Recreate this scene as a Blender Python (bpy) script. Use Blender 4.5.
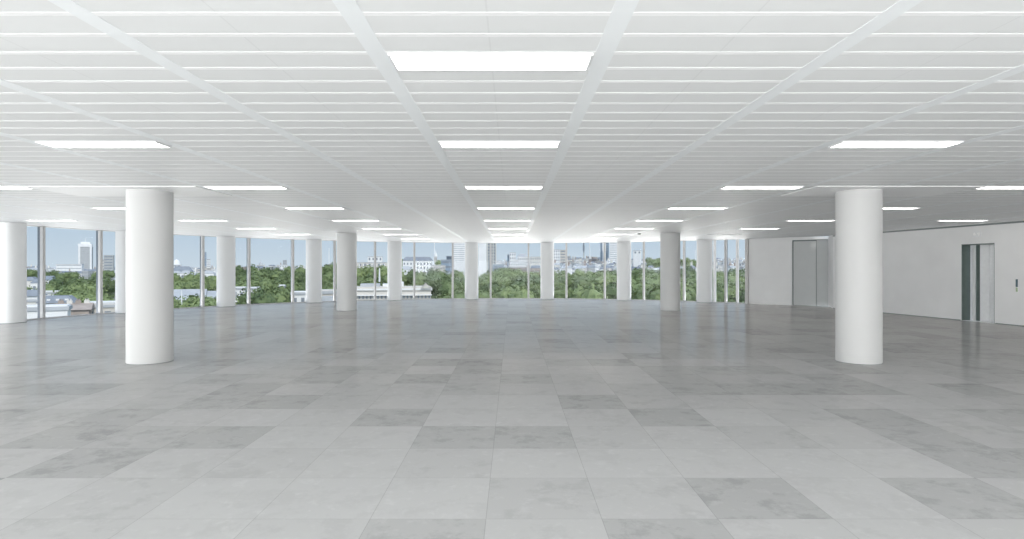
import bpy, bmesh, math, random
from mathutils import Vector, Matrix
random.seed(7)
for o in list(bpy.data.objects): bpy.data.objects.remove(o)
SC = bpy.context.scene
COL = SC.collection
PI = math.pi

# ------------------------------------------------------------------ camera, sky, sun, exposure
F = 592.0; HZ = 268.0; EYE = 1.70; H = 3.10
cam = bpy.data.cameras.new('camera'); cam_o = bpy.data.objects.new('camera', cam); COL.objects.link(cam_o)
cam_o.location = (0, 0, EYE); cam_o.rotation_euler = (PI/2, 0, 0)
cam.sensor_width = 36; cam.lens = 36*F/1024; cam.shift_y = -1.5/1024; cam.clip_end = 5000; cam.clip_start = .05
SC.camera = cam_o
SC.view_settings.view_transform = 'Standard'; SC.view_settings.look = 'None'
SC.view_settings.exposure = 0.12; SC.view_settings.gamma = 1; SC.view_settings.use_curve_mapping = False

W = bpy.data.worlds.new('world'); SC.world = W; W.use_nodes = True
nt = W.node_tree; bg = nt.nodes['Background']
tc = nt.nodes.new('ShaderNodeTexCoord'); sp = nt.nodes.new('ShaderNodeSeparateXYZ'); rp = nt.nodes.new('ShaderNodeValToRGB')
nt.links.new(tc.outputs['Generated'], sp.inputs[0]); nt.links.new(sp.outputs['Z'], rp.inputs[0]); nt.links.new(rp.outputs[0], bg.inputs[0])
cr = rp.color_ramp
cr.elements[0].position = 0.0; cr.elements[0].color = (.60, .70, .79, 1)
cr.elements[1].position = 0.06; cr.elements[1].color = (.50, .625, .75, 1)
e = cr.elements.new(.35); e.color = (.62, .76, .95, 1)
e = cr.elements.new(1.0); e.color = (.45, .62, .90, 1)
bg.inputs[1].default_value = 0.92

sun = bpy.data.lights.new('sun', 'SUN'); sun.energy = 2.1; sun.angle = .02; sun.color = (1, .96, .9)
sun_o = bpy.data.objects.new('sun', sun); COL.objects.link(sun_o)
sun_o.rotation_euler = Vector((-.45, .75, -.75)).to_track_quat('-Z', 'Y').to_euler(); sun_o.location = (40, -60, 80)

def area(name, loc, direction, sx, sy, e, c):
    l = bpy.data.lights.new(name, 'AREA'); l.shape = 'RECTANGLE'; l.size = sx; l.size_y = sy; l.energy = e; l.color = c
    o = bpy.data.objects.new(name, l); COL.objects.link(o); o.location = loc
    o.rotation_euler = Vector(direction).to_track_quat('-Z', 'Y').to_euler(); return o
# added fill lamps standing in for daylight through the unseen rear and left glazing
area('fill_rear', (0, -8.2, 1.2), (0, 1, .35), 34, 3.0, 2000, (1, .985, .96))
area('fill_left', (-17.4, 4.5, 1.2), (1, .3, .06), 22, 3.0, 1350, (1, .99, .97))
area('fill_upward', (1, -2.8, .12), (0, .12, 1), 30, 7.0, 2050, (1, .995, .98))      # added upward fill lamp behind the viewpoint, brightens the near ceiling

# ring of added fill lamps hidden below the slab edge, brightens the far ceiling
for k_ in range(11):
    a_ = math.radians(-88+k_*13.2)
    area('fill_outer_ring', (25*math.sin(a_), 16.9+25*math.cos(a_), -1.25), (-math.sin(a_)*.9, -math.cos(a_)*.9, .14), 5.0, .8, 560*(.6 if k_ < 4 else .8 if k_ < 7 else 1.3), (1, .985, .96))

# ------------------------------------------------------------------ materials
def mat(name, col, rough=.6, metal=0, spec=.5, noise=0, nscale=3, emit=None, es=0, bump=0, coord='Object'):
    m = bpy.data.materials.new(name); m.use_nodes = True; t = m.node_tree; b = t.nodes['Principled BSDF']
    b.inputs['Base Color'].default_value = (*col, 1); b.inputs['Roughness'].default_value = rough
    b.inputs['Metallic'].default_value = metal; b.inputs['Specular IOR Level'].default_value = spec
    if noise:
        c = t.nodes.new('ShaderNodeTexCoord'); n = t.nodes.new('ShaderNodeTexNoise'); r = t.nodes.new('ShaderNodeMapRange'); x = t.nodes.new('ShaderNodeMix'); x.data_type = 'RGBA'
        n.inputs['Scale'].default_value = nscale; n.inputs['Detail'].default_value = 4
        t.links.new(c.outputs[coord], n.inputs[0]); t.links.new(n.outputs['Fac'], r.inputs['Value'])
        r.inputs['From Min'].default_value = .3; r.inputs['From Max'].default_value = .7
        x.inputs[6].default_value = (*[k*(1-noise) for k in col], 1); x.inputs[7].default_value = (*[min(1, k*(1+noise)) for k in col], 1)
        t.links.new(r.outputs[0], x.inputs[0]); t.links.new(x.outputs[2], b.inputs['Base Color'])
        if bump:
            bp = t.nodes.new('ShaderNodeBump'); bp.inputs['Strength'].default_value = bump; bp.inputs['Distance'].default_value = .01
            t.links.new(n.outputs['Fac'], bp.inputs['Height']); t.links.new(bp.outputs[0], b.inputs['Normal'])
    if emit:
        b.inputs['Emission Color'].default_value = (*emit, 1); b.inputs['Emission Strength'].default_value = es
    return m

M = {}
M['white'] = mat('white_paint', (.64, .645, .645), .55, noise=.012, nscale=2)
M['pillar'] = mat('white_paint_lightened', (.86, .865, .865), .55, noise=.012, nscale=2)  # same white paint as the columns, lightened to make up for dim light there
M['plaster'] = mat('wall_plaster', (.90, .90, .90), .7, noise=.025, nscale=1.3)
M['soffit'] = mat('soffit_paint', (.87, .875, .88), .6, noise=.01)
M['ridge'] = mat('ceiling_ridge_paint', (.97, .975, .98), .5, noise=.008)
M['band'] = mat('ceiling_band_paint', (.90, .925, .94), .5, noise=.008)
M['panelgrey'] = mat('grey_door_paint', (.60, .62, .62), .5, noise=.015)
M['gap'] = mat('shadow_gap_metal', (.22, .25, .25), .6, noise=.03)
M['mullion'] = mat('mullion_aluminium', (.62, .61, .60), .42, .1, noise=.03, nscale=5)
M['fin'] = mat('blue_grey_fin', (.15, .18, .215), .4, .2, noise=.04, nscale=5)
M['steel'] = mat('brushed_steel', (.95, .96, .97), .35, .15, noise=.03, nscale=8)
M['steeldark'] = mat('dark_green_steel', (.17, .21, .20), .35, .6, noise=.05, nscale=6)
M['light'] = mat('luminaire_diffuser', (.95, .95, .95), .4, noise=.01, emit=(1, .985, .96), es=5.5)
M['unlit'] = mat('unlit_diffuser', (.38, .39, .39), .4, noise=.02)
M['lframe'] = mat('luminaire_frame', (.80, .81, .82), .45, noise=.01)
M['sign'] = mat('lift_sign_plate', (.90, .91, .92), .4, noise=.02)
M['signlit'] = mat('lift_sign_lit_arrow', (.9, .9, .85), .4, noise=.01, emit=(1, .98, .9), es=.4)
M['screen'] = mat('lift_call_screen', (.10, .16, .19), .2, noise=.05, nscale=30)
M['greenpad'] = mat('lift_call_pad', (.42, .52, .33), .35, noise=.05, nscale=30)
M['plastic'] = mat('detector_plastic', (.35, .36, .36), .5, noise=.02)
# city
M['stone'] = mat('portland_stone', (.66, .63, .58), .85, noise=.10, nscale=.35)
M['cream'] = mat('cream_stucco', (.76, .74, .69), .85, noise=.08, nscale=.25)
M['cwhite'] = mat('city_white_render', (.86, .86, .85), .8, noise=.05, nscale=.25)
M['brick'] = mat('brown_brick', (.42, .36, .32), .9, noise=.18, nscale=.5)
M['greyb'] = mat('grey_concrete', (.46, .47, .47), .85, noise=.10, nscale=.3)
M['glassb'] = mat('blue_glass_facade', (.30, .38, .47), .3, noise=.15, nscale=.2)
M['slate'] = mat('slate_roof', (.27, .30, .34), .8, noise=.15, nscale=.6)
M['lead'] = mat('lead_roof', (.48, .50, .52), .8, noise=.10, nscale=.5)
M['win'] = mat('city_window_glass', (.27, .30, .33), .3, noise=.15, nscale=.7)
M['mast'] = mat('white_mast_paint', (.85, .87, .88), .6, noise=.03)
M['ground'] = mat('city_ground', (.30, .31, .29), .95, noise=.15, nscale=.02)
M['bark'] = mat('tree_bark', (.16, .13, .10), .9, noise=.2, nscale=3)

def ceiling_mat():
    m = mat('ceiling_panel', (.78, .79, .795), .6); t = m.node_tree; b = t.nodes['Principled BSDF']
    c = t.nodes.new('ShaderNodeTexCoord'); s = t.nodes.new('ShaderNodeSeparateXYZ'); t.links.new(c.outputs['Object'], s.inputs[0])
    def mt(op, a, bb):
        n = t.nodes.new('ShaderNodeMath'); n.operation = op
        for i, v in enumerate((a, bb)):
            if isinstance(v, (int, float)): n.inputs[i].default_value = v
            elif v is not None: t.links.new(v, n.inputs[i])
        return n.outputs[0]
    u = mt('DIVIDE', mt('ADD', s.outputs['X'], .138+50*BAY), BAY)     # panel joint in the middle of each bay
    d = mt('ABSOLUTE', mt('SUBTRACT', mt('FRACT', mt('ADD', u, .5), None), .5), None)
    line = mt('LESS_THAN', d, .0035)
    k = mt('FLOOR', mt('DIVIDE', mt('SUBTRACT', s.outputs['Y'], S0-40*SLOT), SLOT), None)
    kx = mt('FLOOR', mt('ADD', mt('DIVIDE', mt('SUBTRACT', s.outputs['X'], B0), BAY), 50), None)
    wn = t.nodes.new('ShaderNodeTexWhiteNoise'); wn.noise_dimensions = '2D'; cb = t.nodes.new('ShaderNodeCombineXYZ')
    t.links.new(k, cb.inputs[0]); t.links.new(kx, cb.inputs[1]); t.links.new(cb.outputs[0], wn.inputs['Vector'])
    v = mt('SUBTRACT', mt('ADD', mt('MULTIPLY', wn.outputs['Value'], .02), .82), mt('MULTIPLY', line, .05))
    cc = t.nodes.new('ShaderNodeCombineColor'); t.links.new(v, cc.inputs[0])
    t.links.new(mt('MULTIPLY', v, 1.012), cc.inputs[1]); t.links.new(mt('MULTIPLY', v, 1.015), cc.inputs[2])
    t.links.new(cc.outputs[0], b.inputs['Base Color']); return m
BAY = 1.484; B0 = -.880; SLOT = .2968; S0 = 3.262
M['ceil'] = ceiling_mat()

TX, TY, TX0, TY0 = .785, .783, -.176, 4.01
def floor_mat():
    m = mat('polished_stone_floor', (.5, .5, .5), .2); t = m.node_tree; b = t.nodes['Principled BSDF']; L = t.links.new
    def mt(op, a, bb=None, cl=False):
        n = t.nodes.new('ShaderNodeMath'); n.operation = op; n.use_clamp = cl
        for i, v in enumerate((a, bb)):
            if isinstance(v, (int, float)): n.inputs[i].default_value = v
            elif v is not None: L(v, n.inputs[i])
        return n.outputs[0]
    c = t.nodes.new('ShaderNodeTexCoord'); s = t.nodes.new('ShaderNodeSeparateXYZ'); L(c.outputs['Object'], s.inputs[0])
    at = t.nodes.new('ShaderNodeAttribute'); at.attribute_name = 'tone'; tone = at.outputs['Fac']
    def edge(ax, o, st):
        u = mt('FRACT', mt('DIVIDE', mt('SUBTRACT', s.outputs[ax], o-60*st), st))
        return mt('MULTIPLY', mt('MINIMUM', u, mt('SUBTRACT', 1, u)), st)
    ed = mt('MINIMUM', edge('X', TX0, TX), mt('ADD', edge('Y', TY0, TY), .0005))
    gr = mt('LESS_THAN', ed, .0026)
    # each tile gets its own cloud pattern: the pattern is shifted by the tile's tone
    sh = t.nodes.new('ShaderNodeCombineXYZ'); L(mt('MULTIPLY', tone, 137.0), sh.inputs[2])
    va = t.nodes.new('ShaderNodeVectorMath'); L(c.outputs['Object'], va.inputs[0]); L(sh.outputs[0], va.inputs[1])
    n1 = t.nodes.new('ShaderNodeTexNoise'); n1.inputs['Scale'].default_value = 3.2; n1.inputs['Detail'].default_value = 9; n1.inputs['Roughness'].default_value = .72; L(va.outputs[0], n1.inputs[0])
    n2 = t.nodes.new('ShaderNodeTexNoise'); n2.inputs['Scale'].default_value = 9; n2.inputs['Detail'].default_value = 6; n2.inputs['Roughness'].default_value = .7; L(va.outputs[0], n2.inputs[0])
    r1 = t.nodes.new('ShaderNodeMapRange'); r1.inputs[1].default_value = .50; r1.inputs[2].default_value = .60; L(n1.outputs['Fac'], r1.inputs[0])
    r2 = t.nodes.new('ShaderNodeMapRange'); r2.inputs[1].default_value = .55; r2.inputs[2].default_value = .66; L(n2.outputs['Fac'], r2.inputs[0])
    # tone 0 dark .. 1 light
    base = mt('ADD', mt('MULTIPLY', tone, .10), .43)
    v = mt('SUBTRACT', base, mt('MULTIPLY', r1.outputs[0], mt('MULTIPLY', mt('SUBTRACT', 1.5, tone), .05)))
    v = mt('ADD', v, mt('MULTIPLY', r2.outputs[0], .035))
    v = mt('MULTIPLY', v, mt('SUBTRACT', 1, mt('MULTIPLY', gr, .22)))
    cc = t.nodes.new('ShaderNodeCombineColor'); L(v, cc.inputs[0]); L(mt('MULTIPLY', v, 1.012), cc.inputs[1]); L(mt('MULTIPLY', v, 1.012), cc.inputs[2])
    L(cc.outputs[0], b.inputs['Base Color'])
    L(mt('ADD', mt('MULTIPLY', n1.outputs['Fac'], .10), .10), b.inputs['Roughness'])
    b.inputs['Specular IOR Level'].default_value = 0
    # honed stone: a thin sealer sheen that only shows at grazing angles
    lw = t.nodes.new('ShaderNodeLayerWeight'); lw.inputs['Blend'].default_value = .5
    gl = t.nodes.new('ShaderNodeBsdfGlossy'); gl.inputs['Roughness'].default_value = .09; gl.inputs['Color'].default_value = (1, .95, .905, 1)
    mx = t.nodes.new('ShaderNodeMixShader'); L(mt('MULTIPLY', mt('POWER', lw.outputs['Facing'], 13.0), .85), mx.inputs[0])
    L(b.outputs[0], mx.inputs[1]); L(gl.outputs[0], mx.inputs[2]); L(mx.outputs[0], t.nodes['Material Output'].inputs['Surface'])
    return m
M['floor'] = floor_mat()

def glass_mat():
    m = bpy.data.materials.new('window_glass'); m.use_nodes = True; t = m.node_tree
    for n in list(t.nodes): t.nodes.remove(n)
    o = t.nodes.new('ShaderNodeOutputMaterial'); tr = t.nodes.new('ShaderNodeBsdfTransparent'); gl = t.nodes.new('ShaderNodeBsdfGlossy'); mx = t.nodes.new('ShaderNodeMixShader')
    tr.inputs[0].default_value = (.985, .99, .99, 1); gl.inputs['Roughness'].default_value = .02; gl.inputs[0].default_value = (.9, .95, 1, 1)
    mx.inputs[0].default_value = .006
    t.links.new(tr.outputs[0], mx.inputs[1]); t.links.new(gl.outputs[0], mx.inputs[2]); t.links.new(mx.outputs[0], o.inputs[0]); return m
M['glass'] = glass_mat()

def leaf_mat(name, a, bcol):
    m = mat(name, a, .75, spec=.25); t = m.node_tree; b = t.nodes['Principled BSDF']; L = t.links.new
    oi = t.nodes.new('ShaderNodeObjectInfo'); c = t.nodes.new('ShaderNodeTexCoord'); n = t.nodes.new('ShaderNodeTexNoise'); n.inputs['Scale'].default_value = .55; n.inputs['Detail'].default_value = 3
    L(c.outputs['Object'], n.inputs[0])
    ad = t.nodes.new('ShaderNodeMath'); ad.operation = 'ADD'; L(oi.outputs['Random'], ad.inputs[0]); L(n.outputs['Fac'], ad.inputs[1])
    r = t.nodes.new('ShaderNodeMapRange'); r.inputs[1].default_value = .3; r.inputs[2].default_value = 1.5; L(ad.outputs[0], r.inputs[0])
    x = t.nodes.new('ShaderNodeMix'); x.data_type = 'RGBA'; x.inputs[6].default_value = (*a, 1); x.inputs[7].default_value = (*bcol, 1)
    L(r.outputs[0], x.inputs[0]); L(x.outputs[2], b.inputs['Base Color']); return m
M['leaf'] = leaf_mat('tree_leaves', (.085, .13, .06), (.29, .36, .16))

# ------------------------------------------------------------------ helpers
class MB:
    def __init__(s): s.v = []; s.f = []; s.mi = []
    def quad(s, pts, mi=0):
        b = len(s.v); s.v += [tuple(p) for p in pts]; s.f.append(tuple(range(b, b+len(pts)))); s.mi.append(mi)
    def box(s, x0, y0, z0, x1, y1, z1, mi=0, T=None):
        b = len(s.v); P = [(x, y, z) for z in (z0, z1) for (x, y) in ((x0, y0), (x1, y0), (x1, y1), (x0, y1))]
        if T is not None: P = [tuple(T @ Vector(p)) for p in P]
        s.v += P
        for f in ((0, 3, 2, 1), (4, 5, 6, 7), (0, 1, 5, 4), (1, 2, 6, 5), (2, 3, 7, 6), (3, 0, 4, 7)):
            s.f.append(tuple(b+i for i in f)); s.mi.append(mi)
        return s
    def prism(s, poly, z0, z1, mi=0):
        n = len(poly); b = len(s.v)
        s.v += [(x, y, z0) for x, y in poly] + [(x, y, z1) for x, y in poly]
        s.f.append(tuple(b+i for i in reversed(range(n)))); s.mi.append(mi)
        s.f.append(tuple(b+n+i for i in range(n))); s.mi.append(mi)
        for i in range(n):
            j = (i+1) % n; s.f.append((b+i, b+j, b+n+j, b+n+i)); s.mi.append(mi)
        return s
    def lathe(s, prof, n=24, cx=0, cy=0, mi=0):
        b = len(s.v)
        for r, z in prof:
            for k in range(n):
                a = 2*PI*k/n; s.v.append((cx+r*math.cos(a), cy+r*math.sin(a), z))
        for i in range(len(prof)-1):
            for k in range(n):
                k2 = (k+1) % n; s.f.append((b+i*n+k, b+i*n+k2, b+(i+1)*n+k2, b+(i+1)*n+k)); s.mi.append(mi)
        s.f.append(tuple(b+k for k in reversed(range(n)))); s.mi.append(mi)
        m = b+(len(prof)-1)*n; s.f.append(tuple(m+k for k in range(n))); s.mi.append(mi)
        return s
    def build(s, name, mats, parent=None, smooth=False, bevel=0):
        me = bpy.data.meshes.new(name); me.from_pydata(s.v, [], s.f)
        for m in (mats if isinstance(mats, (list, tuple)) else [mats]): me.materials.append(m)
        me.polygons.foreach_set('material_index', s.mi); me.update()
        o = bpy.data.objects.new(name, me); COL.objects.link(o)
        if parent: o.parent = parent
        if smooth:
            for p in me.polygons: p.use_smooth = True
            try: me.set_sharp_from_angle(angle=math.radians(40))
            except Exception: pass
        if bevel:
            bv = o.modifiers.new('bevel', 'BEVEL'); bv.width = bevel; bv.segments = 2; bv.limit_method = 'ANGLE'
        return o
def tag(o, label=None, cat=None, group=None, kind=None):
    if label: o['label'] = label
    if cat: o['category'] = cat
    if group: o['group'] = group
    if kind: o['kind'] = kind
    return o
def empty(name, loc, rz=0):
    o = bpy.data.objects.new(name, None); COL.objects.link(o); o.location = loc; o.rotation_euler = (0, 0, rz); o.empty_display_size = .2; return o
KIDS = {}
def copy_tree(o, parent=None):
    c = o.copy(); COL.objects.link(c)
    if parent: c.parent = parent
    for ch in [k for k in o.children]: copy_tree(ch, c)
    return c
ORD = ['leftmost', 'second', 'third', 'fourth', 'fifth', 'sixth', 'seventh', 'eighth', 'ninth', 'tenth', 'eleventh', 'twelfth', 'thirteenth', 'fourteenth', 'fifteenth', 'sixteenth', 'seventeenth', 'eighteenth', 'nineteenth', 'twentieth']

# ------------------------------------------------------------------ room shell
CY, R = 16.9, 16.0
YB = -7.0                                        # rear end of the hall
def wx(y): return 13.55 + .177*(25-y)            # inner face of the right hand wall
def clip(bm, R):
    n = 72
    for k in range(-n//2, n//2+1):
        a = PI*k/n; d = Vector((math.sin(a), math.cos(a), 0)); rr = R*math.cos(PI/n/2)
        bmesh.ops.bisect_plane(bm, geom=bm.verts[:]+bm.edges[:]+bm.faces[:], plane_co=Vector((0, CY, 0))+d*rr, plane_no=d, clear_outer=True)
def to_obj(bm, name, mats):
    me = bpy.data.meshes.new(name); bm.to_mesh(me); bm.free()
    for m in mats: me.materials.append(m)
    o = bpy.data.objects.new(name, me); COL.objects.link(o); return o

# floor: one face per stone tile, each with its own tone
dark_px = [(215,437),(100,462),(450,437),(295,397),(395,417),(415,382),(60,437),(150,417),(475,362),(594,408),(752,500),(667,417),(537,437),(697,390),(857,410),(962,462),(947,492),(522,379),(982,390),(560,330),(705,345),(790,352),(900,345),(240,360),(330,350)]
light_px = [(250,420),(300,435),(440,495),(867,497),(527,412),(922,474),(640,470),(560,470),(30,478),(380,480),(800,460),(470,400),(230,482)]
def tile_of(px, py):
    y = EYE*F/(py-HZ); x = (px-512)/F*y; return (math.floor((x-TX0)/TX), math.floor((y-TY0)/TY))
TT = {tile_of(*p): .05 + .2*random.random() for p in dark_px}
TT.update({tile_of(*p): .95 for p in light_px})
bm = bmesh.new(); lay = bm.faces.layers.float.new('tone'); vc = {}
rnd = random.Random(11)
def gv(i, j):
    if (i, j) not in vc: vc[(i, j)] = bm.verts.new((TX0+i*TX, TY0+j*TY, 0))
    return vc[(i, j)]
for i in range(-22, 24):
    for j in range(-15, 38):
        f = bm.faces.new((gv(i, j), gv(i+1, j), gv(i+1, j+1), gv(i, j+1)))
        r = rnd.random(); tv = .45+.5*rnd.random() if r > .17 else .08+.3*rnd.random()
        f[lay] = TT.get((i, j), tv)
clip(bm, R+.45)
floor = tag(to_obj(bm, 'floor', [M['floor']]), 'polished pale grey stone tiled floor', kind='structure')
sb = MB(); pts = [(-16.5, YB-.3), (19.6, YB-.3), (19.6, CY)] + [((R+.47)*math.cos(a), CY+(R+.47)*math.sin(a)) for a in [PI*k/48 for k in range(1, 48)]] + [(-16.5, CY)]
sb.prism(pts, -.45, -.004); tag(sb.build('trim_1', M['greyb']), 'concrete edge of the floor slab', kind='structure')

# ceiling: panels, raised white strips between them
RC = 15.0
cb = MB(); zc = H
ring = lambda r, n=96: [(r*math.cos(PI*k/n), CY+r*math.sin(PI*k/n)) for k in range(n+1)]
cb.prism([(-16.5, YB-.3), (20.0, YB-.3), (20.0, CY)] + ring(R+.47)[1:-1] + [(-16.5, CY)], zc, zc+.4, 0)
LROWS = [2-24, 2-12, 2, 11, 23, 35, 47, 59, 71, 83]
for k in range(-34, 100):
    y = S0+k*SLOT; hw = RC if y < CY else math.sqrt(max(0, RC*RC-(y-CY)**2))
    if hw < .5: continue
    xr = min(hw, 99) if y > CY+0 else 99
    xr = min(wx(y)-.02, math.sqrt(max(0, RC*RC-(y-CY)**2)) if y > CY+7 else 99)
    cb.box(-hw, y-.024, zc-.0015, xr, y+.024, zc+.001, 1)
ceiling = tag(cb.build('ceiling', [M['ceil'], M['ridge']]), 'white slatted metal ceiling', kind='structure')
tn = 2
for b in range(-10, 13):                          # flat longitudinal bands between the bays
    x = B0+b*BAY+.0
    if abs(x) > 15.6 and x < 0: continue
    y1 = CY+math.sqrt(max(0, RC*RC-x*x)) if abs(x) < RC else CY
    if x > 12: y1 = min(y1, 25-(x-13.55)/.177) if x > 13.55 else min(y1, 25.8)
    t = MB().box(x-.061, YB, zc-.002, x+.061, y1, zc+.001).build('trim_%d' % tn, M['band']); tag(t, 'flat white band running along the ceiling', kind='structure'); tn += 1
# plain soffit following the curved glazing
sf = MB(); n = 96
for k in range(n):
    a0, a1 = PI*k/n, PI*(k+1)/n
    if k < 22: continue
    P = lambda r, a: (r*math.cos(a), CY+r*math.sin(a))
    poly = [P(RC-.02, a0), P(R+.3, a0), P(R+.3, a1), P(RC-.02, a1)]
    sf.prism(poly, zc-.0025, zc+.002)
sf.box(-R-.3, YB, zc-.0025, -RC+.02, CY, zc+.002)
tag(sf.build('trim_%d' % tn, M['soffit']), 'plain white soffit strip above the curved windows', kind='structure'); tn += 1

# right hand wall with the lift opening
WD = Vector((wx(YB)-wx(25), YB-25, 0)).normalized()          # along the wall, towards the rear
WN = Vector((WD.y, -WD.x, 0))                                 # into the room
if WN.x > 0: WN = -WN
WO = Vector((wx(25), 25, 0)); WLEN = (Vector((wx(YB), YB, 0))-WO).length
WM = Matrix((( WD.x, -WN.x, 0, WO.x), (WD.y, -WN.y, 0, WO.y), (0, 0, 1, 0), (0, 0, 0, 1)))   # local: s along wall, t outward, z
def s_at(px, t=0):                                            # distance along the wall seen at an image column
    k = (px-512)/F; best = None
    p0 = WO - WN*t
    return (k*p0.y-p0.x)/(WD.x-k*WD.y)
s0, s1 = s_at(961.5), s_at(994.5); LZ = 2.465
w = MB()
w.box(-.0, 0, 0, s0, .35, H, T=WM); w.box(s1, 0, 0, WLEN, .35, H, T=WM); w.box(s0, 0, LZ, s1, .35, H, T=WM)
tag(w.build('wall_right', M['plaster']), 'long pale grey wall on the right', kind='structure')
g = MB().box(0, -.006, H-.075, WLEN, .02, H-.02, T=WM); tag(g.build('trim_%d' % tn, M['gap']), 'dark shadow gap along the top of the right wall', kind='structure'); tn += 1
g = MB().box(0, -.005, 0, s0-.03, .01, .022, T=WM).box(s1+.03, -.005, 0, WLEN, .01, .022, T=WM); tag(g.build('baseboard_right', M['gap']), 'thin dark joint at the foot of the right wall', kind='structure')
# wall closing the glazing on the far right
A = Vector((11.28, 28.25, 0)); B = Vector((13.92, 26.05, 0)); BD = (B-A).normalized(); BL = (B-A).length; BNv = Vector((BD.y, -BD.x, 0))
BM_ = Matrix(((BD.x, -BNv.x, 0, A.x), (BD.y, -BNv.y, 0, A.y), (0, 0, 1, 0), (0, 0, 0, 1)))
def sb_at(px):
    k = (px-512)/F; return (k*A.y-A.x)/(BD.x-k*BD.y)
d0, d1, d2 = sb_at(792), sb_at(816), BL
w = MB().box(0, 0, 0, d0, .3, H, T=BM_).box(d0, .10, 0, BL, .3, H, T=BM_)
w.box(d0, .0, 2.97, BL, .12, H, T=BM_)
tag(w.build('wall_back', M['plaster']), 'short pale wall beyond the right end of the windows', kind='structure')
rt = MB(); c0 = B; c1 = Vector((wx(25), 25, 0)); rd = (c1-c0).normalized(); rn = Vector((-rd.y, rd.x, 0))
RM = Matrix(((rd.x, rn.x, 0, c0.x), (rd.y, rn.y, 0, c0.y), (0, 0, 1, 0), (0, 0, 0, 1)))
rt.box(-.1, 0, 0, (c1-c0).length+.02, .4, H, T=RM); tag(rt.build('wall_return', M['plaster']), 'narrow return of wall beside the grey door', kind='structure')
w = MB().box(-16.6, YB-.3, 0, 20.0, YB, .15).box(-16.6, YB-.3, 2.9, 20, YB, H)
for k in range(14): w.box(-16.6+k*2.8, YB-.28, 0, -16.4+k*2.8, YB, H)
tag(w.build('wall_rear', M['white']), 'glazed rear wall behind the viewpoint', kind='structure')
# grey door leaf + fixed panel
D = empty('door_1', A+BD*(d0+.02)); tag(D, 'tall flush grey door in the recess at the end of the right wall', kind='structure')
Di = Matrix.Translation(-D.location) @ BM_
DL = MB().box(d0+.05, .055, .01, d1-.012, .10, 2.91, T=Di).build('door_leaf', M['panelgrey'], D, bevel=.004)
MB().box(d1+.012, .055, .01, d2-.03, .10, 2.95, T=Di).build('side_panel', M['panelgrey'], D, bevel=.004)
MB().box(d0+.0, .075, 0, d2-.01, .101, 2.97, T=Di).build('door_frame', M['gap'], D)

# lift
Lf = empty('elevator', WO+WD*((s0+s1)/2)); tag(Lf, 'elevator doorway with stainless steel door leaves set into the right wall', 'elevator')
Li = Matrix.Translation(-Lf.location) @ WM
DEP = .30
q0, q1, q2, q3 = [s_at(p, DEP) for p in (969, 975.6, 982.6, 995)]
MB().box(s0, .0, 0, s0+.03, DEP+.06, LZ, T=Li).box(s1-.012, -.004, 0, s1, DEP+.06, LZ, T=Li).box(s0, -.004, LZ-.03, s1, DEP+.06, LZ, T=Li).build('door_frame', M['steeldark'], Lf, bevel=.003)
MB().box(s0+.03, DEP, .01, q1-.16, DEP+.03, LZ-.03, T=Li).box(q1-.125, DEP-.012, .01, q1, DEP+.03, LZ-.03, T=Li).build('door_leaf', M['steel'], Lf, bevel=.003)
qm = (q2+s1)/2
MB().box(q2, DEP-.10, .01, qm-.006, DEP-.06, LZ-.03, T=Li).box(qm+.006, DEP-.10, .01, s1-.012, DEP-.06, LZ-.03, T=Li).build('door_leaf', M['steel'], Lf, bevel=.003)
MB().box(q1, DEP+.02, .01, q2+.4, DEP+.05, LZ-.03, T=Li).build('car_panel', M['steeldark'], Lf)
MB().box(s0, 0.0, -.002, s1, DEP+.05, .006, T=Li).build('threshold', M['steel'], Lf)
sg = s_at(977.3); S = empty('lift_sign', WO+WD*sg+Vector((0, 0, 2.76))); tag(S, 'small white sign with two lit marks above the elevator', 'sign')
Si = Matrix.Translation(-S.location) @ WM
MB().box(sg-.135, -.022, 2.68, sg+.135, -.001, 2.86, T=Si).build('plate', M['sign'], S, bevel=.004)
for c, up in ((sg-.075, 1), (sg+.07, -1)):
    a = MB(); z = 2.77+up*.008
    P = [Si @ Vector(p) for p in ((c-.04, -.026, z-up*.035), (c+.04, -.026, z-up*.035), (c, -.026, z+up*.04))]
    Q = [Si @ Vector((p[0], -.021, p[1])) for p in ((c-.04, z-up*.035), (c+.04, z-up*.035), (c, z+up*.04))]
    a.quad(P); a.quad(Q[::-1])
    for i in range(3): a.quad((P[i], Q[i], Q[(i+1) % 3], P[(i+1) % 3]))
    a.build('arrow', M['signlit'], S)
cp = s_at(1017.2); C = empty('call_panel', WO+WD*cp+Vector((0, 0, 1.0))); tag(C, 'slim elevator call panel with dark screen and pale green pad', 'call panel')
Ci = Matrix.Translation(-C.location) @ WM
MB().box(cp-.034, -.012, .99, cp+.034, -.0005, 1.375, T=Ci).build('backplate', M['steel'], C, bevel=.003)
MB().box(cp-.03, -.02, 1.14, cp+.03, -.011, 1.37, T=Ci).build('screen', M['screen'], C, bevel=.002)
MB().box(cp-.028, -.018, 1.0, cp+.028, -.011, 1.125, T=Ci).build('button_pad', M['greenpad'], C, bevel=.002)

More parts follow.
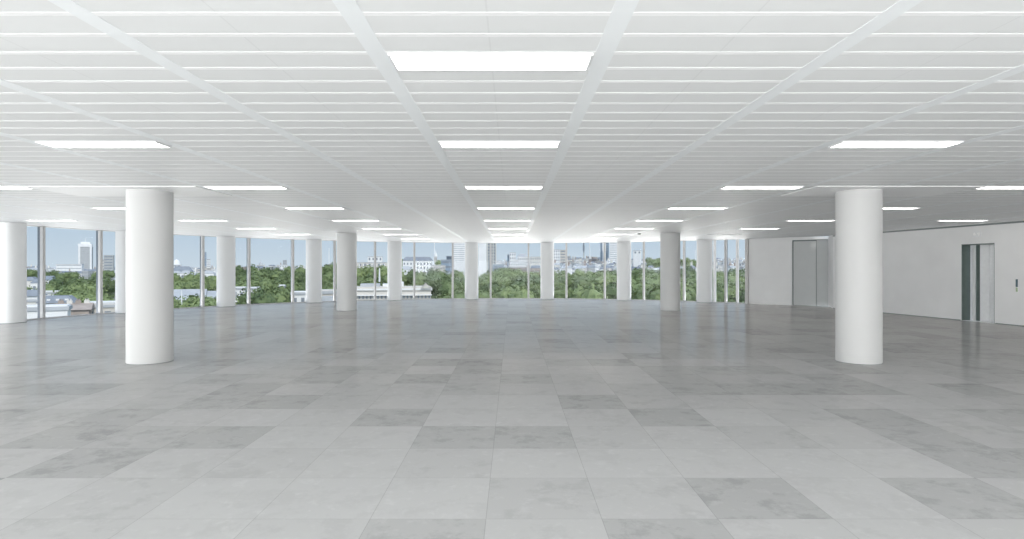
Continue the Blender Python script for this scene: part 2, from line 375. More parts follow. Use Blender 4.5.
# ------------------------------------------------------------------ curved glazing: panes with mullions
def window(n, a0, a1, right_wood=False):
    m = (a0+a1)/2
    e_ = empty('window_%d' % n, (R*math.sin(a0), CY+R*math.cos(a0), 0), -a0)
    tag(e_, 'full-height pane of the curved glazing with its mullion', kind='structure')
    # local frame: x tangential, y radial outward
    MB().box(-.05, -.07, 0, .05, .05, H-.006).build('mullion', M['mullion'], e_, bevel=.006)
    MB().box(-.03, .07, -.3, .03, .17, H+.2).build('outer_fin', M['fin'], e_, bevel=.006)
    w_ = 2*R*math.sin((a1-a0)/2); T = Matrix.Rotation(-(a1-a0)/2, 4, 'Z')
    MB().box(.05, .052, 0.02, w_-.05, .066, H-.02, T=T).build('glass', M['glass'], e_)
    MB().box(.04, -.03, -.0, w_-.04, .07, .03, T=T).build('sill_frame', M['mullion'], e_, bevel=.004)
    MB().box(.04, -.02, H-.022, w_-.04, .07, H-.006, T=T).build('head_frame', M['mullion'], e_, bevel=.004)
st = math.radians(7.52); A0 = math.radians(3.28)
wn = 1
angs = [A0+st*k for k in range(-12, 6)]           # -87 .. +41 degrees
for k in range(len(angs)):
    a1 = angs[k+1] if k+1 < len(angs) else math.radians(44.6)
    window(wn, angs[k], a1); wn += 1
for px in (737.5, 714.9):                          # closer set white posts by the right hand wall
    d = Vector(((px-512)/F, 1)); aa = d.x**2+1; bb = -2*CY; c_ = CY*CY-(R-.02)**2; t_ = (-bb+math.sqrt(bb*bb-4*aa*c_))/2/aa
    a = math.atan2(d.x*t_, t_-CY)
    e_ = empty('glazing_post', (d.x*t_, t_, 0), -a); tag(e_, {737.5: 'thin white vertical glazing post nearest the right wall end of the windows', 714.9: 'thin white glazing post tight against the rightmost facade pillar'}[px], 'post')
    MB().box(-.06, -.06, 0, .06, .04, H-.006).build('post_profile', M['ridge'], e_, bevel=.006)
    MB().box(-.03, .04, 0, .03, .05, H-.006).build('gasket', M['gap'], e_)
j = empty('trim_jamb', (11.27, 28.27, 0), -math.radians(44.6)); 
MB().box(-.10, -.12, 0, .04, .12, H-.006).build('jamb', M['mullion'], j, bevel=.006)
j.name = 'trim_%d' % tn; tn += 1; tag(j, 'grey end jamb of the windows', kind='structure')
# straight glazing on the left, behind the viewpoint
for k in range(10):
    y1 = CY-.3-k*2.1-.8
    e_ = empty('window_%d' % wn, (-R, y1, 0), PI/2); wn += 1; tag(e_, 'full-height pane of the straight glazing on the left', kind='structure')
    MB().box(-.05, -.07, 0, .05, .05, H-.006).build('mullion', M['mullion'], e_)
    MB().box(-2.05, .052, .02, -.05, .066, H-.02).build('glass', M['glass'], e_)

# facade pillars
def superellipse(a, b, n, k=40):
    out = []
    for i in range(k):
        t = 2*PI*i/k; c, s = math.cos(t), math.sin(t)
        out.append((a*math.copysign(abs(c)**(2/n), c), b*math.copysign(abs(s)**(2/n), s)))
    return out
pil_land = ['at the left edge, beside the white rooftop box outside', 'partly hidden behind the large near left column', 'just right of the large near left column',
            'just left of the far left round column', 'just right of the far left round column', 'between the tall striped tower and the white slab tower',
            'right of centre, beside the distant slender tower', 'just left of the far right round column', 'just right of the far right round column']
for i in range(9):
    a = math.radians(-83.2+15.035*i)
    rr = R-.38; k_ = R*math.sin(a)/(CY+R*math.cos(a)); ca = 1/(1+k_*k_)
    yy_ = (CY+math.sqrt(max(0, CY*CY-(CY*CY-rr*rr)*(1+k_*k_))))*ca; a_out = a; a = math.atan2(k_*yy_, yy_-CY)
    # keep the sight line of the circle hit: place on the radial line
    p = empty('facade_pillar', (rr*math.sin(a), CY+rr*math.cos(a), 0), -a)
    tag(p, 'white rounded facade pillar '+pil_land[i], 'pillar', 'white pillars along the curved windows')
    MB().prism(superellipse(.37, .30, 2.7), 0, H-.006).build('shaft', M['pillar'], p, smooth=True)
    MB().prism(superellipse(.373, .303, 2.7), 0, .012).build('base_joint', M['gap'], p)
    lo = Matrix.Rotation(a, 3, 'Z') @ (Vector(((R+.3)*math.sin(a_out), CY+(R+.3)*math.cos(a_out), 0))-p.location)
    MB().box(lo.x-.2, lo.y-.1, -.3, lo.x+.2, lo.y+.1, H+.2).build('outer_cladding', M['fin'], p, bevel=.01)

# round columns
def column(x, y, label, r=.373):
    e_ = empty('round_column', (x, y, 0)); tag(e_, label, 'column', 'round white structural columns')
    MB().lathe([(r-.004, 0), (r-.004, .01), (r, .014), (r, H-.012)], 96).build('shaft', M['white'], e_, smooth=True)
    MB().lathe([(r+.004, 0.0), (r+.004, .006)], 96).build('base_joint', M['gap'], e_)
column(-6.58, 10.76, 'large white round column, the near one on the left')
column(6.30, 10.76, 'large white round column, the near one on the right')
column(-6.63, 23.75, 'slimmer looking white round column, the far one on the left', .39)
column(6.35, 23.75, 'slimmer looking white round column, the far one on the right', .39)
for x0, x1, n_ in ((B0-3*BAY-.061, B0-5*BAY-.061, 0), (B0+4*BAY+.14, B0+6*BAY+.061, 1)):
    o = MB().box(min(x0, x1), 10.10, H-.013, max(x0, x1), 11.44, H+.002).build('trim_%d' % tn, M['ridge'], bevel=.004); tn += 1
    tag(o, 'flat white ceiling panel around the head of the near %s column' % ('left', 'right')[n_], kind='structure')

# ------------------------------------------------------------------ ceiling lights
def make_light(lit=True):
    e_ = empty('ceiling_light', (0, 0, 0))
    w2, d2 = (BAY-.145)/2, SLOT/2
    fr = MB()
    fr.box(-w2, -d2, -.016, w2, -d2+.014, .0).box(-w2, d2-.014, -.016, w2, d2, 0).box(-w2, -d2+.014, -.016, -w2+.014, d2-.014, 0).box(w2-.014, -d2+.014, -.016, w2, d2-.014, 0)
    fr.build('frame', M['lframe'], e_)
    MB().box(-w2+.014, -d2+.014, -.012, w2-.014, d2-.014, -.001).build('diffuser', M['light'] if lit else M['unlit'], e_, bevel=.002)
    return e_
colname = {0: 'centre row', -3: 'first row left of centre', 3: 'first row right of centre', -6: 'second row left of centre', 6: 'second row right of centre', -9: 'far left row', 9: 'far right row'}
proto = None
rows = {2: [0, -3, 3], 11: [0, -3, 3, -6, 6], 23: [0, -3, 3, -6, 6, 9], 35: [0, -3, 3, -6, 6, -9], 47: [0, -3, 3, -6, 6, -9, 9], 59: [0, -3, 3, -6, 6], 71: [0, -3, 3, -6], 83: [0, -3, 3], -10: [0, -3, 3, -6, 6], -22: [0, -3, 3, -6, 6]}
rown = {2: 'nearest the viewer', 11: 'second nearest', 23: 'third nearest', 35: 'fourth nearest', 47: 'fifth nearest', 59: 'sixth nearest', 71: 'seventh nearest', 83: 'farthest, by the windows', -10: 'just behind the viewpoint', -22: 'well behind the viewpoint'}
for k, cs in rows.items():
    y = S0+(k+.5)*SLOT
    for c in cs:
        x = -.140+c*BAY
        if x > wx(y)-.72: continue
        o = make_light() if proto is None else copy_tree(proto)
        proto = proto or o
        o.location = (x, y, H-.001)
        tag(o, 'lit strip light, %s, %s' % (colname[c], rown[k]), 'ceiling light', 'recessed strip lights in the ceiling')
u = make_light(False); u.location = (-.125+6*BAY, S0+71.5*SLOT, H-.001)
tag(u, 'unlit dark strip light before the thin posts at the right end of the windows', 'ceiling light', 'recessed strip lights in the ceiling')
sd = empty('smoke_detector', (5.15, 24.0, H)); tag(sd, 'small dark round smoke detector on the ceiling before the far right column', 'smoke detector')
MB().lathe([(.075, 0), (.075, -.02), (.05, -.045)], 20).build('detector_body', M['plastic'], sd, smooth=True)
MB().lathe([(.025, -.045), (.02, -.055)], 12).build('sensor_cap', M['lframe'], sd, smooth=True)

# ================================================================== OUTSIDE
GZ = -20.0
gm = MB(); gm.box(-2500, -400, GZ-1, 2500, 4000, GZ)
tag(gm.build('ground', M['ground']), 'city ground far below the windows', kind='structure')
def PX(px, d): return (px-512)/F*d
def PZ(py, d): return EYE+(HZ-py)/F*d

WBAR = {}
def box_building(name, label, cat, px0, px1, ytop, d, depth=None, wall='cream', roof='flat', roofm='lead', rows=3, style='windows', group=None, ncol=None, ybot=None, yaw=None, top=None, storey=3.2, rise=None, bandm='win', bandh=.42):
    x0, x1 = PX(px0, d), PX(px1, d); cx = (x0+x1)/2; w = (x1-x0)
    rz = -math.atan2(cx, d)*.8 if yaw is None else yaw
    w2 = w/2/max(.5, math.cos(rz)); depth = depth or max(8, w*.8)
    e_ = empty(name, (cx, d, GZ), rz); tag(e_, label, cat, group)
    h = PZ(ytop, d)-GZ
    rh = 0
    if roof in ('gable', 'hip', 'mansard'): rh = min(h*.2, max(1.2, min(w*.3, 4.5)))
    if rise and rh: rh = rise
    hb = h-rh
    MB().box(-w2, 0, 0, w2, depth, hb).build('wall', M[wall], e_)
    if roof == 'flat':
        t = MB().box(-w2-.15, -.15, hb-.5, w2+.15, depth+.15, hb-.12)
        t.build('parapet', M[roofm if roofm != 'slate' else 'lead'], e_)
    elif roof == 'gable':
        r_ = MB(); r_.quad([(-w2-.3, -.3, hb), (w2+.3, -.3, hb), (w2+.3, depth/2, h), (-w2-.3, depth/2, h)]); r_.quad([(w2+.3, depth+.3, hb), (-w2-.3, depth+.3, hb), (-w2-.3, depth/2, h), (w2+.3, depth/2, h)])
        r_.quad([(-w2-.3, depth+.3, hb), (-w2-.3, -.3, hb), (-w2-.3, depth/2, h)]); r_.quad([(w2+.3, -.3, hb), (w2+.3, depth+.3, hb), (w2+.3, depth/2, h)])
        r_.build('roof', M[roofm], e_)
    else:
        i = min(w2*.5, rh*.7) if roof == 'mansard' else w2*.6
        i2 = min(i, depth*.4)
        r_ = MB(); a_ = [(-w2-.2, -.2, hb), (w2+.2, -.2, hb), (w2+.2, depth+.2, hb), (-w2-.2, depth+.2, hb)]; b_ = [(-w2+i, i2, h), (w2-i, i2, h), (w2-i, depth-i2, h), (-w2+i, depth-i2, h)]
        for q in range(4): r_.quad([a_[q], a_[(q+1) % 4], b_[(q+1) % 4], b_[q]])
        r_.quad(b_); r_.build('roof', M[roofm], e_)
    # windows on the visible storeys
    for r_i in range(rows):
        zt = hb-1.0-r_i*storey
        if zt < 2: break
        if style == 'bands':
            MB().box(-w2+.4, -.06, zt-storey*bandh, w2-.4, .05, zt).build('window_band', M[bandm], e_)
        elif style == 'windows':
            nc = ncol or max(2, min(8, int(w/3.2)))
            key = ('w', round(w/nc*.42, 1), round(storey*.5, 1))
            for c in range(nc):
                if key not in WBAR:
                    o = MB().box(-key[1]/2, -.07, 0, key[1]/2, .05, key[2]).build('window', M['win'], e_); WBAR[key] = o.data
                else:
                    o = bpy.data.objects.new('window', WBAR[key]); COL.objects.link(o); o.parent = e_
                o.location = (-w2+(c+.5)*2*w2/nc, 0, zt-key[2])
    return e_, w2, depth, hb, h
def chimney(e_, x, y, z, s=.8, m='brick', k=1.0):
    return MB().box(x-s, y-s*.6, z-1.5, x+s, y+s*.6, z+1.8*k).box(x-s*.6, y-.2, z+1.8*k, x-s*.2, y+.2, z+2.4*k).box(x+s*.2, y-.2, z+1.8*k, x+s*.6, y+.2, z+2.4*k).build('chimney', M[m], e_)

bb = box_building
# --- left bay
bb('rooftop_box', 'plain white rooftop box low at the far left, beside the leftmost pillar', 'building', 29, 60.5, 305.7, 60, wall='cwhite', rows=0, depth=2.5)
e_, w2, dp, hb, h = bb('slate_roof_house', 'grey slate mansard roofed building just above the white rooftop box', 'building', 43, 68, 296.5, 84, wall='cream', roof='mansard', roofm='slate', rows=2, rise=.9, storey=1.6, depth=5)
for k in range(4): MB().box(-w2*.75+k*w2*.5-.5, .1, hb+.05, -w2*.75+k*w2*.5-.1, .8, hb+.55).build('dormer', M['cwhite'], e_)
bb('white_block', 'small plain white block above the slate mansard roof at left', 'building', 44, 59, 291, 112, wall='cwhite', rows=0, depth=3)
e_, w2, dp, hb, h = bb('brick_house', 'brown brick roofs with chimneys right of the white rooftop box', 'building', 60, 84, 303.8, 76, wall='brick', roof='gable', roofm='brick', rows=2, rise=.8, storey=1.5, depth=4)
for k in range(4): chimney(e_, -w2*.8+k*w2*.52, dp/2, h-.3, .3, 'cream' if k % 2 else 'brick', .35)
bb('low_white_building', 'low pale flat-roofed building under the trees left of the near left column', 'building', 86, 112, 304, 80, wall='stone', rows=2, storey=1.5, depth=4)
bb('low_white_building', 'bright white flat roof behind the low pale building near the left column', 'building', 89, 112, 301.8, 92, wall='cwhite', rows=1, depth=3)
bb('slate_roof_house', 'dark slate roofed house at the far left edge of the view', 'building', 22, 38, 290.5, 100, wall='cream', roof='mansard', roofm='slate', rows=2, rise=1.0, storey=1.6, depth=5)
bb('low_white_building', 'pale house below the dark slate roof at the far left edge', 'building', 20, 39, 298.5, 90, wall='cream', roof='flat', rows=1, depth=4)
for q, (a, b, yt, d, wl, rf) in enumerate([(24, 33, 277, 190, 'cream', 'mansard'), (33, 43, 279, 185, 'cwhite', 'hip'), (43, 50, 276, 180, 'cwhite', 'gable'), (49, 57, 280, 165, 'cream', 'hip'), (26, 36, 272.5, 300, 'cream', 'hip'), (37, 47, 271.5, 310, 'greyb', 'flat'), (48, 58, 272, 280, 'cwhite', 'mansard')]):
    bb('terrace_house', 'pale terraced house among the left trees, near the leftmost mullion', 'building', a, b, yt, d, wall=wl, roof=rf, roofm='slate', rows=3, group='terraced houses seen through the far left panes')
bb('flat_roof_block', 'long white flat-roofed block left of the white stepped tower', 'building', 60, 78, 264, 600, wall='cwhite', rows=3, style='bands', storey=3, bandm='lead', bandh=.3)
e_, w2, dp, hb, h = bb('tower_block', 'white tower block with grey striped shaft and roof mast, left of near column', 'building', 80.3, 89.8, 244, 700, wall='greyb', rows=14, style='bands', storey=2.1, depth=12, bandm='lead', bandh=.5)
MB().box(-w2-.1, -.4, 0, -w2*.72, 1, hb).build('corner_pier', M['cwhite'], e_); MB().box(w2*.72, -.4, 0, w2+.1, 1, hb).build('corner_pier', M['cwhite'], e_)
MB().box(-w2-.2, -.5, hb-3.4, w2+.2, dp, hb+.4).build('crown', M['cwhite'], e_); MB().box(-w2*.7, 1, hb, w2*.7, dp-1, hb+2.6).build('plant_room', M['cwhite'], e_); MB().box(-.15, 4, hb+2, .15, 4.3, hb+7).build('mast', M['mast'], e_)
bb('tower_block', 'grey brown concrete tower block just left of the near left column', 'building', 105, 112, 255, 500, wall='greyb', rows=10, style='bands', storey=2.4)
bb('tower_block', 'shorter concrete tower joined left of the grey brown tower', 'building', 102, 105.6, 259, 510, wall='stone', rows=8, style='bands', storey=2.4)
# --- second bay (between near left column and third pillar)
e_, w2, dp, hb, h = bb('domed_building', 'distant white domed hall at the right edge of the near left column', 'building', 172, 180, 264.5, 700, wall='cwhite', rows=1, style='bands')
MB().lathe([(4, hb), (3.9, hb+2), (3.3, hb+3.8), (2.2, hb+5), (.8, hb+5.8), (.1, hb+6.4)], 20, 0, 5).build('dome', M['cwhite'], e_, smooth=True)
bb('slate_roof_house', 'long dark slate roof on the skyline right of the near left column', 'building', 173, 190, 266.3, 360, wall='greyb', roof='mansard', roofm='slate', rows=1)
for a, b, yt in ((172, 180, 271), (181, 190, 270.5), (190, 200, 272.5), (203, 213, 270.5)):
    bb('terrace_house', 'white fronted house above the trees right of the near left column', 'building', a, b, yt, 300, wall='cwhite', roof='hip', roofm='lead', rows=2, group='white houses behind the trees in the second bay')
bb('tower_block', 'thin distant blue grey tower beside the mullion left of the third pillar', 'building', 203, 205.8, 252, 1200, wall='glassb', rows=8, style='bands', storey=4, depth=8)
bb('tower_block', 'short pale tower right of the thin blue grey tower', 'building', 207, 210, 259, 1150, wall='cwhite', rows=4, style='bands', storey=4, depth=8)
bb('long_roof_hall', 'long low grey roof between the trees right of the near left column', 'building', 168, 200, 289.8, 105, wall='stone', roof='gable', roofm='lead', rows=2, depth=7)
bb('gabled_house', 'beige gabled house in front of the long low grey roof', 'building', 184, 192.5, 293.5, 92, wall='cream', roof='gable', roofm='lead', rows=2, depth=6)
bb('long_roof_hall', 'low grey roof wing immediately left of the third pillar', 'building', 202, 216, 291.5, 108, wall='stone', roof='gable', roofm='lead', rows=1, depth=7)
# --- third bay
for a, b, yt, n_ in ((233, 244, 287, 'white low roof touching the right side of the third pillar'), (249, 258, 287.2, 'white flat-roofed block right of the mullion beside the third pillar'), (279, 284, 285, 'tiny white box among the trees in the third bay')):
    bb('low_white_building', n_, 'building', a, b, yt, 118, wall='cwhite', rows=1, depth=3)
bb('low_white_building', 'white flat-roofed house left of the fourth pillar, low among trees', 'building', 292, 306, 291.5, 95, wall='cwhite', rows=2, depth=3, storey=1.8)
bb('tower_block', 'small square distant tower on the skyline above the tree tops, third bay', 'building', 283, 286.3, 260, 900, wall='greyb', rows=4, style='bands', depth=8)
e_, w2, dp, hb, h = bb('domed_building', 'tiny distant domed church on the skyline, third bay', 'building', 257, 264, 265, 900, wall='stone', rows=1, style='bands')
MB().lathe([(3, hb), (2.8, hb+2), (1.5, hb+4), (.3, hb+6), (.1, hb+9)], 16, 0, 5).build('dome', M['lead'], e_, smooth=True)
# --- fourth bay
def mast(label, px, y0, y1, d, r, cat='mast', lean=0, name='mast', m='mast'):
    z0, z1 = PZ(y1, d), PZ(y0, d); e_ = empty(name, (PX(px, d), d, z0 if z0 > GZ+3 else GZ)); tag(e_, label, cat); base = e_.location.z
    a = MB(); n = 10
    a.lathe([(r*1.5, GZ-base), (r*1.5, GZ-base+1.5)], n).build('base', M['stone'], e_)
    s = MB(); s.lathe([(r*1.1, GZ-base+1.5), (r, (z1-base)*.5), (r*.55, z1-base)], n)
    if lean:
        s.v = [(x+lean*(z-(GZ-base))/(z1-GZ), y, z) for x, y, z in s.v]
    s.build('shaft', M[m], e_, smooth=True); return e_, z1-base
mast('thin white crane mast left of the far left round column', 329, 248, 268, 500, .35, 'crane')
bb('low_white_building', 'pale stone building left of the far left round column, at window foot', 'building', 319, 337, 290.2, 84, depth=4, storey=1.6, wall='stone', rows=2, ncol=5)
bb('low_white_building', 'grey roofed shed in front of the pale building, left of far left column', 'building', 319, 338, 297.3, 74, depth=3, wall='greyb', rows=1, style='bands')
e_, w2, dp, hb, h = bb('colonnaded_building', 'long pale stone building on the skyline right of the far left column', 'building', 354, 390, 262, 350, wall='stone', rows=2, ncol=8, roof='flat', storey=2.6)
for k in range(9): MB().lathe([(.35, hb-5.6), (.3, hb-1.2)], 8, -w2+1.2+k*(2*w2-2.4)/8, -.6).build('column', M['cwhite'], e_)
bb('flat_roof_block', 'square white block rising above the long stone building', 'building', 368, 382, 256.2, 380, wall='cwhite', rows=1, ncol=4)
e_, w2, dp, hb, h = bb('stone_mansion', 'ornate pale stone building with cornice and small pediment, behind the fifth pillar', 'building', 352, 430, 286.8, 75, wall='stone', rows=2, ncol=22, roof='flat', roofm='stone', depth=4, storey=.95, yaw=.19)
MB().box(-w2-.3, -.35, hb-1.12, w2+.1, .1, hb-1.0).build('cornice', M['cwhite'], e_); MB().box(-w2-.15, -.2, hb-.42, w2+.15, .2, hb-.22).build('cornice', M['cwhite'], e_)
pd = MB(); pw, ph = .62, .42
pd.quad([(w2-2*pw, -.5, hb-.2), (w2, -.5, hb-.2), (w2-pw, -.5, hb+ph)]); pd.quad([(w2, .8, hb-.2), (w2-2*pw, .8, hb-.2), (w2-pw, .8, hb+ph)])
pd.quad([(w2-2*pw-.06, -.6, hb-.2), (w2-2*pw-.06, .8, hb-.2), (w2-pw, .8, hb+ph+.08), (w2-pw, -.6, hb+ph+.08)][::-1]); pd.quad([(w2+.06, -.6, hb-.2), (w2+.06, .8, hb-.2), (w2-pw, .8, hb+ph+.08), (w2-pw, -.6, hb+ph+.08)]); pd.build('pediment', M['stone'], e_)
MB().box(w2-4.6-1.5, 1.5, hb-.3, w2-4.0, 5, hb+.30).box(-.3, 1.5, hb-.3, 1.6, 5, hb+.55).build('roof_house', M['cwhite'], e_)
MB().box(-w2+1.2, 1, hb-.2, -w2+3.6, 4, hb+.35).build('roof_plant', M['lead'], e_)
mast('tall white monument column behind the stone mansion, right of the far left round column', 379.5, 268, 290, 104, .17, 'monument', name='monument_column')
# --- fifth bay
bb('slate_roof_hotel', 'large white building with dark slate roof between the fifth and sixth pillars', 'building', 403, 432.5, 256.8, 310, wall='cwhite', roof='mansard', roofm='slate', rows=3, ncol=9, storey=2.2, rise=2.1)
bb('terrace_house', 'lower white wing at the left foot of the slate roofed building', 'building', 400, 412, 266, 290, wall='cwhite', rows=2, roof='hip', roofm='lead')
bb('glass_office', 'blue grey glass office left of the tall striped tower', 'building', 441, 452, 259.5, 330, wall='glassb', rows=4, style='bands', storey=2.6)
bb('glass_office', 'darker glass top storey block left of the tall striped tower', 'building', 446.5, 451.5, 256, 345, wall='slate', rows=1, style='bands')
bb('terrace_house', 'row of stone fronts below the clock tower, fifth bay', 'building', 431, 445, 265, 300, wall='stone', rows=2, roof='flat', ncol=6, storey=2.4)
bb('low_white_building', 'small white building in the trees at the foot of the striped tower', 'building', 447, 456, 273.6, 160, wall='cwhite', rows=1)
e_, w2, dp, hb, h = bb('clock_tower', 'slender ornate stone tower with a pale spire left of the glass office', 'building', 434.3, 437, 256.5, 420, wall='stone', rows=2, style='windows', ncol=2, depth=3)
MB().lathe([(1.3, hb), (1.0, hb+1.5), (.3, hb+3.2), (.05, hb+5)], 8, 0, 1.5).build('spire', M['cwhite'], e_)
mast('leaning thin white crane mast above the clock tower', 432.6, 238, 262, 460, .45, 'crane', lean=1.6)
tw = lambda *a, **k: bb(*a, **k)
e_, w2, dp, hb, h = bb('striped_tower', 'very tall white tower with horizontal window stripes left of the sixth pillar', 'building', 452.7, 466, 236, 330, wall='cwhite', rows=17, style='bands', storey=1.15, depth=8, bandm='lead', bandh=.22)
e_, w2, dp, hb, h = bb('slab_tower', 'very tall slab tower with blank white flank and grey windowed face', 'building', 479, 496, 236, 300, wall='greyb', rows=13, style='none', depth=8)
MB().box(-w2-.1, -.3, 0, -w2+2*w2*.44, dp+.1, hb+.2).build('white_flank', M['cwhite'], e_)
for k in range(14): MB().box(-w2+2*w2*.50, -.12, hb-1.6-k*1.5, w2-.3, .05, hb-.9-k*1.5).build('window_band', M['win'], e_)
for k in range(4): MB().box(-w2+2*w2*(.47+k*.17), -.2, 0, -w2+2*w2*(.47+k*.17)+.35, .05, hb).build('pier', M['cream'], e_)
# --- sixth bay
bb('glass_office', 'low blue glazed hall at the right foot of the slab tower', 'building', 493, 504, 264.3, 260, wall='glassb', rows=1, style='bands', roofm='lead')
bb('flat_roof_block', 'wide white building left of the seventh pillar', 'building', 508.5, 526.5, 261.5, 330, wall='cwhite', rows=1, ncol=8, storey=2.4)
bb('tower_block', 'pale blocky tower above the wide white building', 'building', 509.5, 516, 252.3, 420, wall='cwhite', rows=3, ncol=3, storey=2.6)
bb('tower_block', 'narrow dark glass shaft attached left of the pale blocky tower', 'building', 507.3, 509.6, 254.5, 422, wall='glassb', rows=2, style='bands')
bb('domed_block', 'rounded white building with dark roof caps left of the seventh pillar', 'building', 517.5, 528, 253.5, 400, rise=2.2, wall='cwhite', roof='mansard', roofm='lead', rows=3, ncol=5, storey=2.2)
bb('brick_house', 'brown brick frontage just above the trees left of the seventh pillar', 'building', 508, 527, 266.6, 240, wall='brick', roof='flat', rows=1, ncol=9, storey=1.6, depth=5)
bb('brick_house', 'dark brick frontage touching the left side of the seventh pillar', 'building', 530, 542, 265.2, 235, rise=1.2, depth=5, wall='brick', roof='mansard', roofm='slate', rows=2, ncol=5, storey=2)
bb('flat_roof_block', 'cream block on the skyline touching the seventh pillar on its left', 'building', 530, 541, 256.5, 420, wall='cream', rows=2, ncol=5, storey=2.6)
# --- seventh bay
bb('tower_block', 'white tower immediately right of the seventh pillar', 'building', 553.5, 559.8, 249.3, 500, wall='cwhite', rows=5, ncol=3, storey=2.6)
bb('tower_block', 'beige tower right of the white tower, beside the mullion', 'building', 560.2, 565.5, 249.8, 505, wall='stone', rows=5, style='bands', storey=2.4)
e_, w2, dp, hb, h = bb('telecom_tower', 'slender grey telecommunications tower on the skyline in the seventh bay', 'tower', 583.2, 584.4, 252.5, 900, wall='greyb', rows=0, depth=2)
MB().lathe([(.9, 0), (.9, hb+2), (1.5, hb+2.3), (1.5, hb+11), (1.0, hb+11.3), (1.0, hb+15), (.3, hb+15.3), (.2, hb+21)], 16, 0, 1).build('shaft', M['slate'], e_)
mast('thin pale crane mast right of the telecommunications tower', 590.6, 238, 262, 600, .5, 'crane', lean=-1.2)
e_, w2, dp, hb, h = bb('glass_skyscraper', 'tall dark blue glass skyscraper left of the eighth pillar', 'building', 600.5, 608.8, 237, 520, wall='glassb', rows=12, style='bands', storey=2.2, depth=9)
MB().box(-w2+1.6, -.5, 0, -w2+3.4, .1, hb-3).build('white_strip', M['cwhite'], e_)
bb('glass_skyscraper', 'tall pale tower between the dark glass skyscraper and the eighth pillar', 'building', 609.6, 618, 238, 500, wall='cwhite', rows=12, style='bands', storey=1.8, depth=9, bandm='lead', bandh=.25)
# --- eighth bay and right
e_, *_r = bb('flat_roof_block', 'white rooftop block high on the skyline right of the eighth pillar', 'building', 633.5, 641.2, 250.3, 450, wall='cwhite', rows=1, ncol=2, storey=2.6)
bb('low_white_building', 'long white low roof above the trees left of the far right round column', 'building', 646, 657.5, 268.6, 170, wall='cwhite', roof='gable', roofm='cwhite', rows=0, depth=6)
# masts / lamp
mast('thin white lamp post among trees right of the near left column', 181.6, 290, 306, 68, .07, 'lamp post', name='lamp_post')
mast('distant thin antenna above the roofs left of the rightmost facade pillar', 695.3, 250, 262, 500, .3, 'antenna', name='antenna')

# --- ordinary city buildings filling the skyline
rb = random.Random(5)
zones = [(20, 44, 266.5, 270, 'far left edge panes', 2), (44, 112, 267, 272, 'panes left of the near left column', 2), (172, 216, 265.8, 270, 'panes right of the near left column', 1), (234, 304, 265.0, 267.5, 'third bay panes', 1),
         (321, 336, 266, 269, 'panes left of the far left column', 1), (356, 390, 264, 268, 'panes right of the far left column', 1), (402, 452, 264, 269, 'fifth bay panes', 2), (495, 541, 260.5, 267, 'sixth bay panes', 3),
         (554, 617, 256.5, 267.5, 'seventh bay panes', 5), (632, 660, 258, 268, 'eighth bay panes', 4), (679, 697, 258, 267.5, 'panes right of the far right column', 4), (716, 748, 258, 267, 'slim panes at the right end', 4)]
for a, b, y0, y1, nm, layers in zones:
    for L_ in range(layers):
        f = (L_+.5)/layers; d = 650-L_*95
        px = a-1+rb.random()*2
        yy = y0+(y1-y0)*f*1.0
        while px < b:
            w = rb.uniform(3.2, 7.5)*(1 if layers < 3 else .85); yt = yy+rb.uniform(-1.6, 1.2)
            wl = rb.choice(['cwhite', 'cream', 'stone', 'cwhite', 'brick', 'greyb', 'cream']); rf = rb.choice(['flat', 'flat', 'hip', 'gable', 'mansard'])
            e_, w2, dp, hb, h = bb('city_building', 'small city building crowded on the skyline, '+nm, 'building', px, px+w, yt, d+rb.uniform(-30, 30), wall=wl, roof=rf, roofm=rb.choice(['slate', 'lead', 'slate']), rows=2, style=rb.choice(['bands', 'windows']), ncol=3, storey=2.8,
                   group='crowded city buildings, '+nm, yaw=rb.uniform(-.5, .5)-math.atan2(px-512, F)*.5)
            if rb.random() < .35: chimney(e_, rb.uniform(-.5, .5)*w2, dp/2, h, .5, rb.choice(['brick', 'cream']))
            px += w*rb.uniform(.8, 1.25)

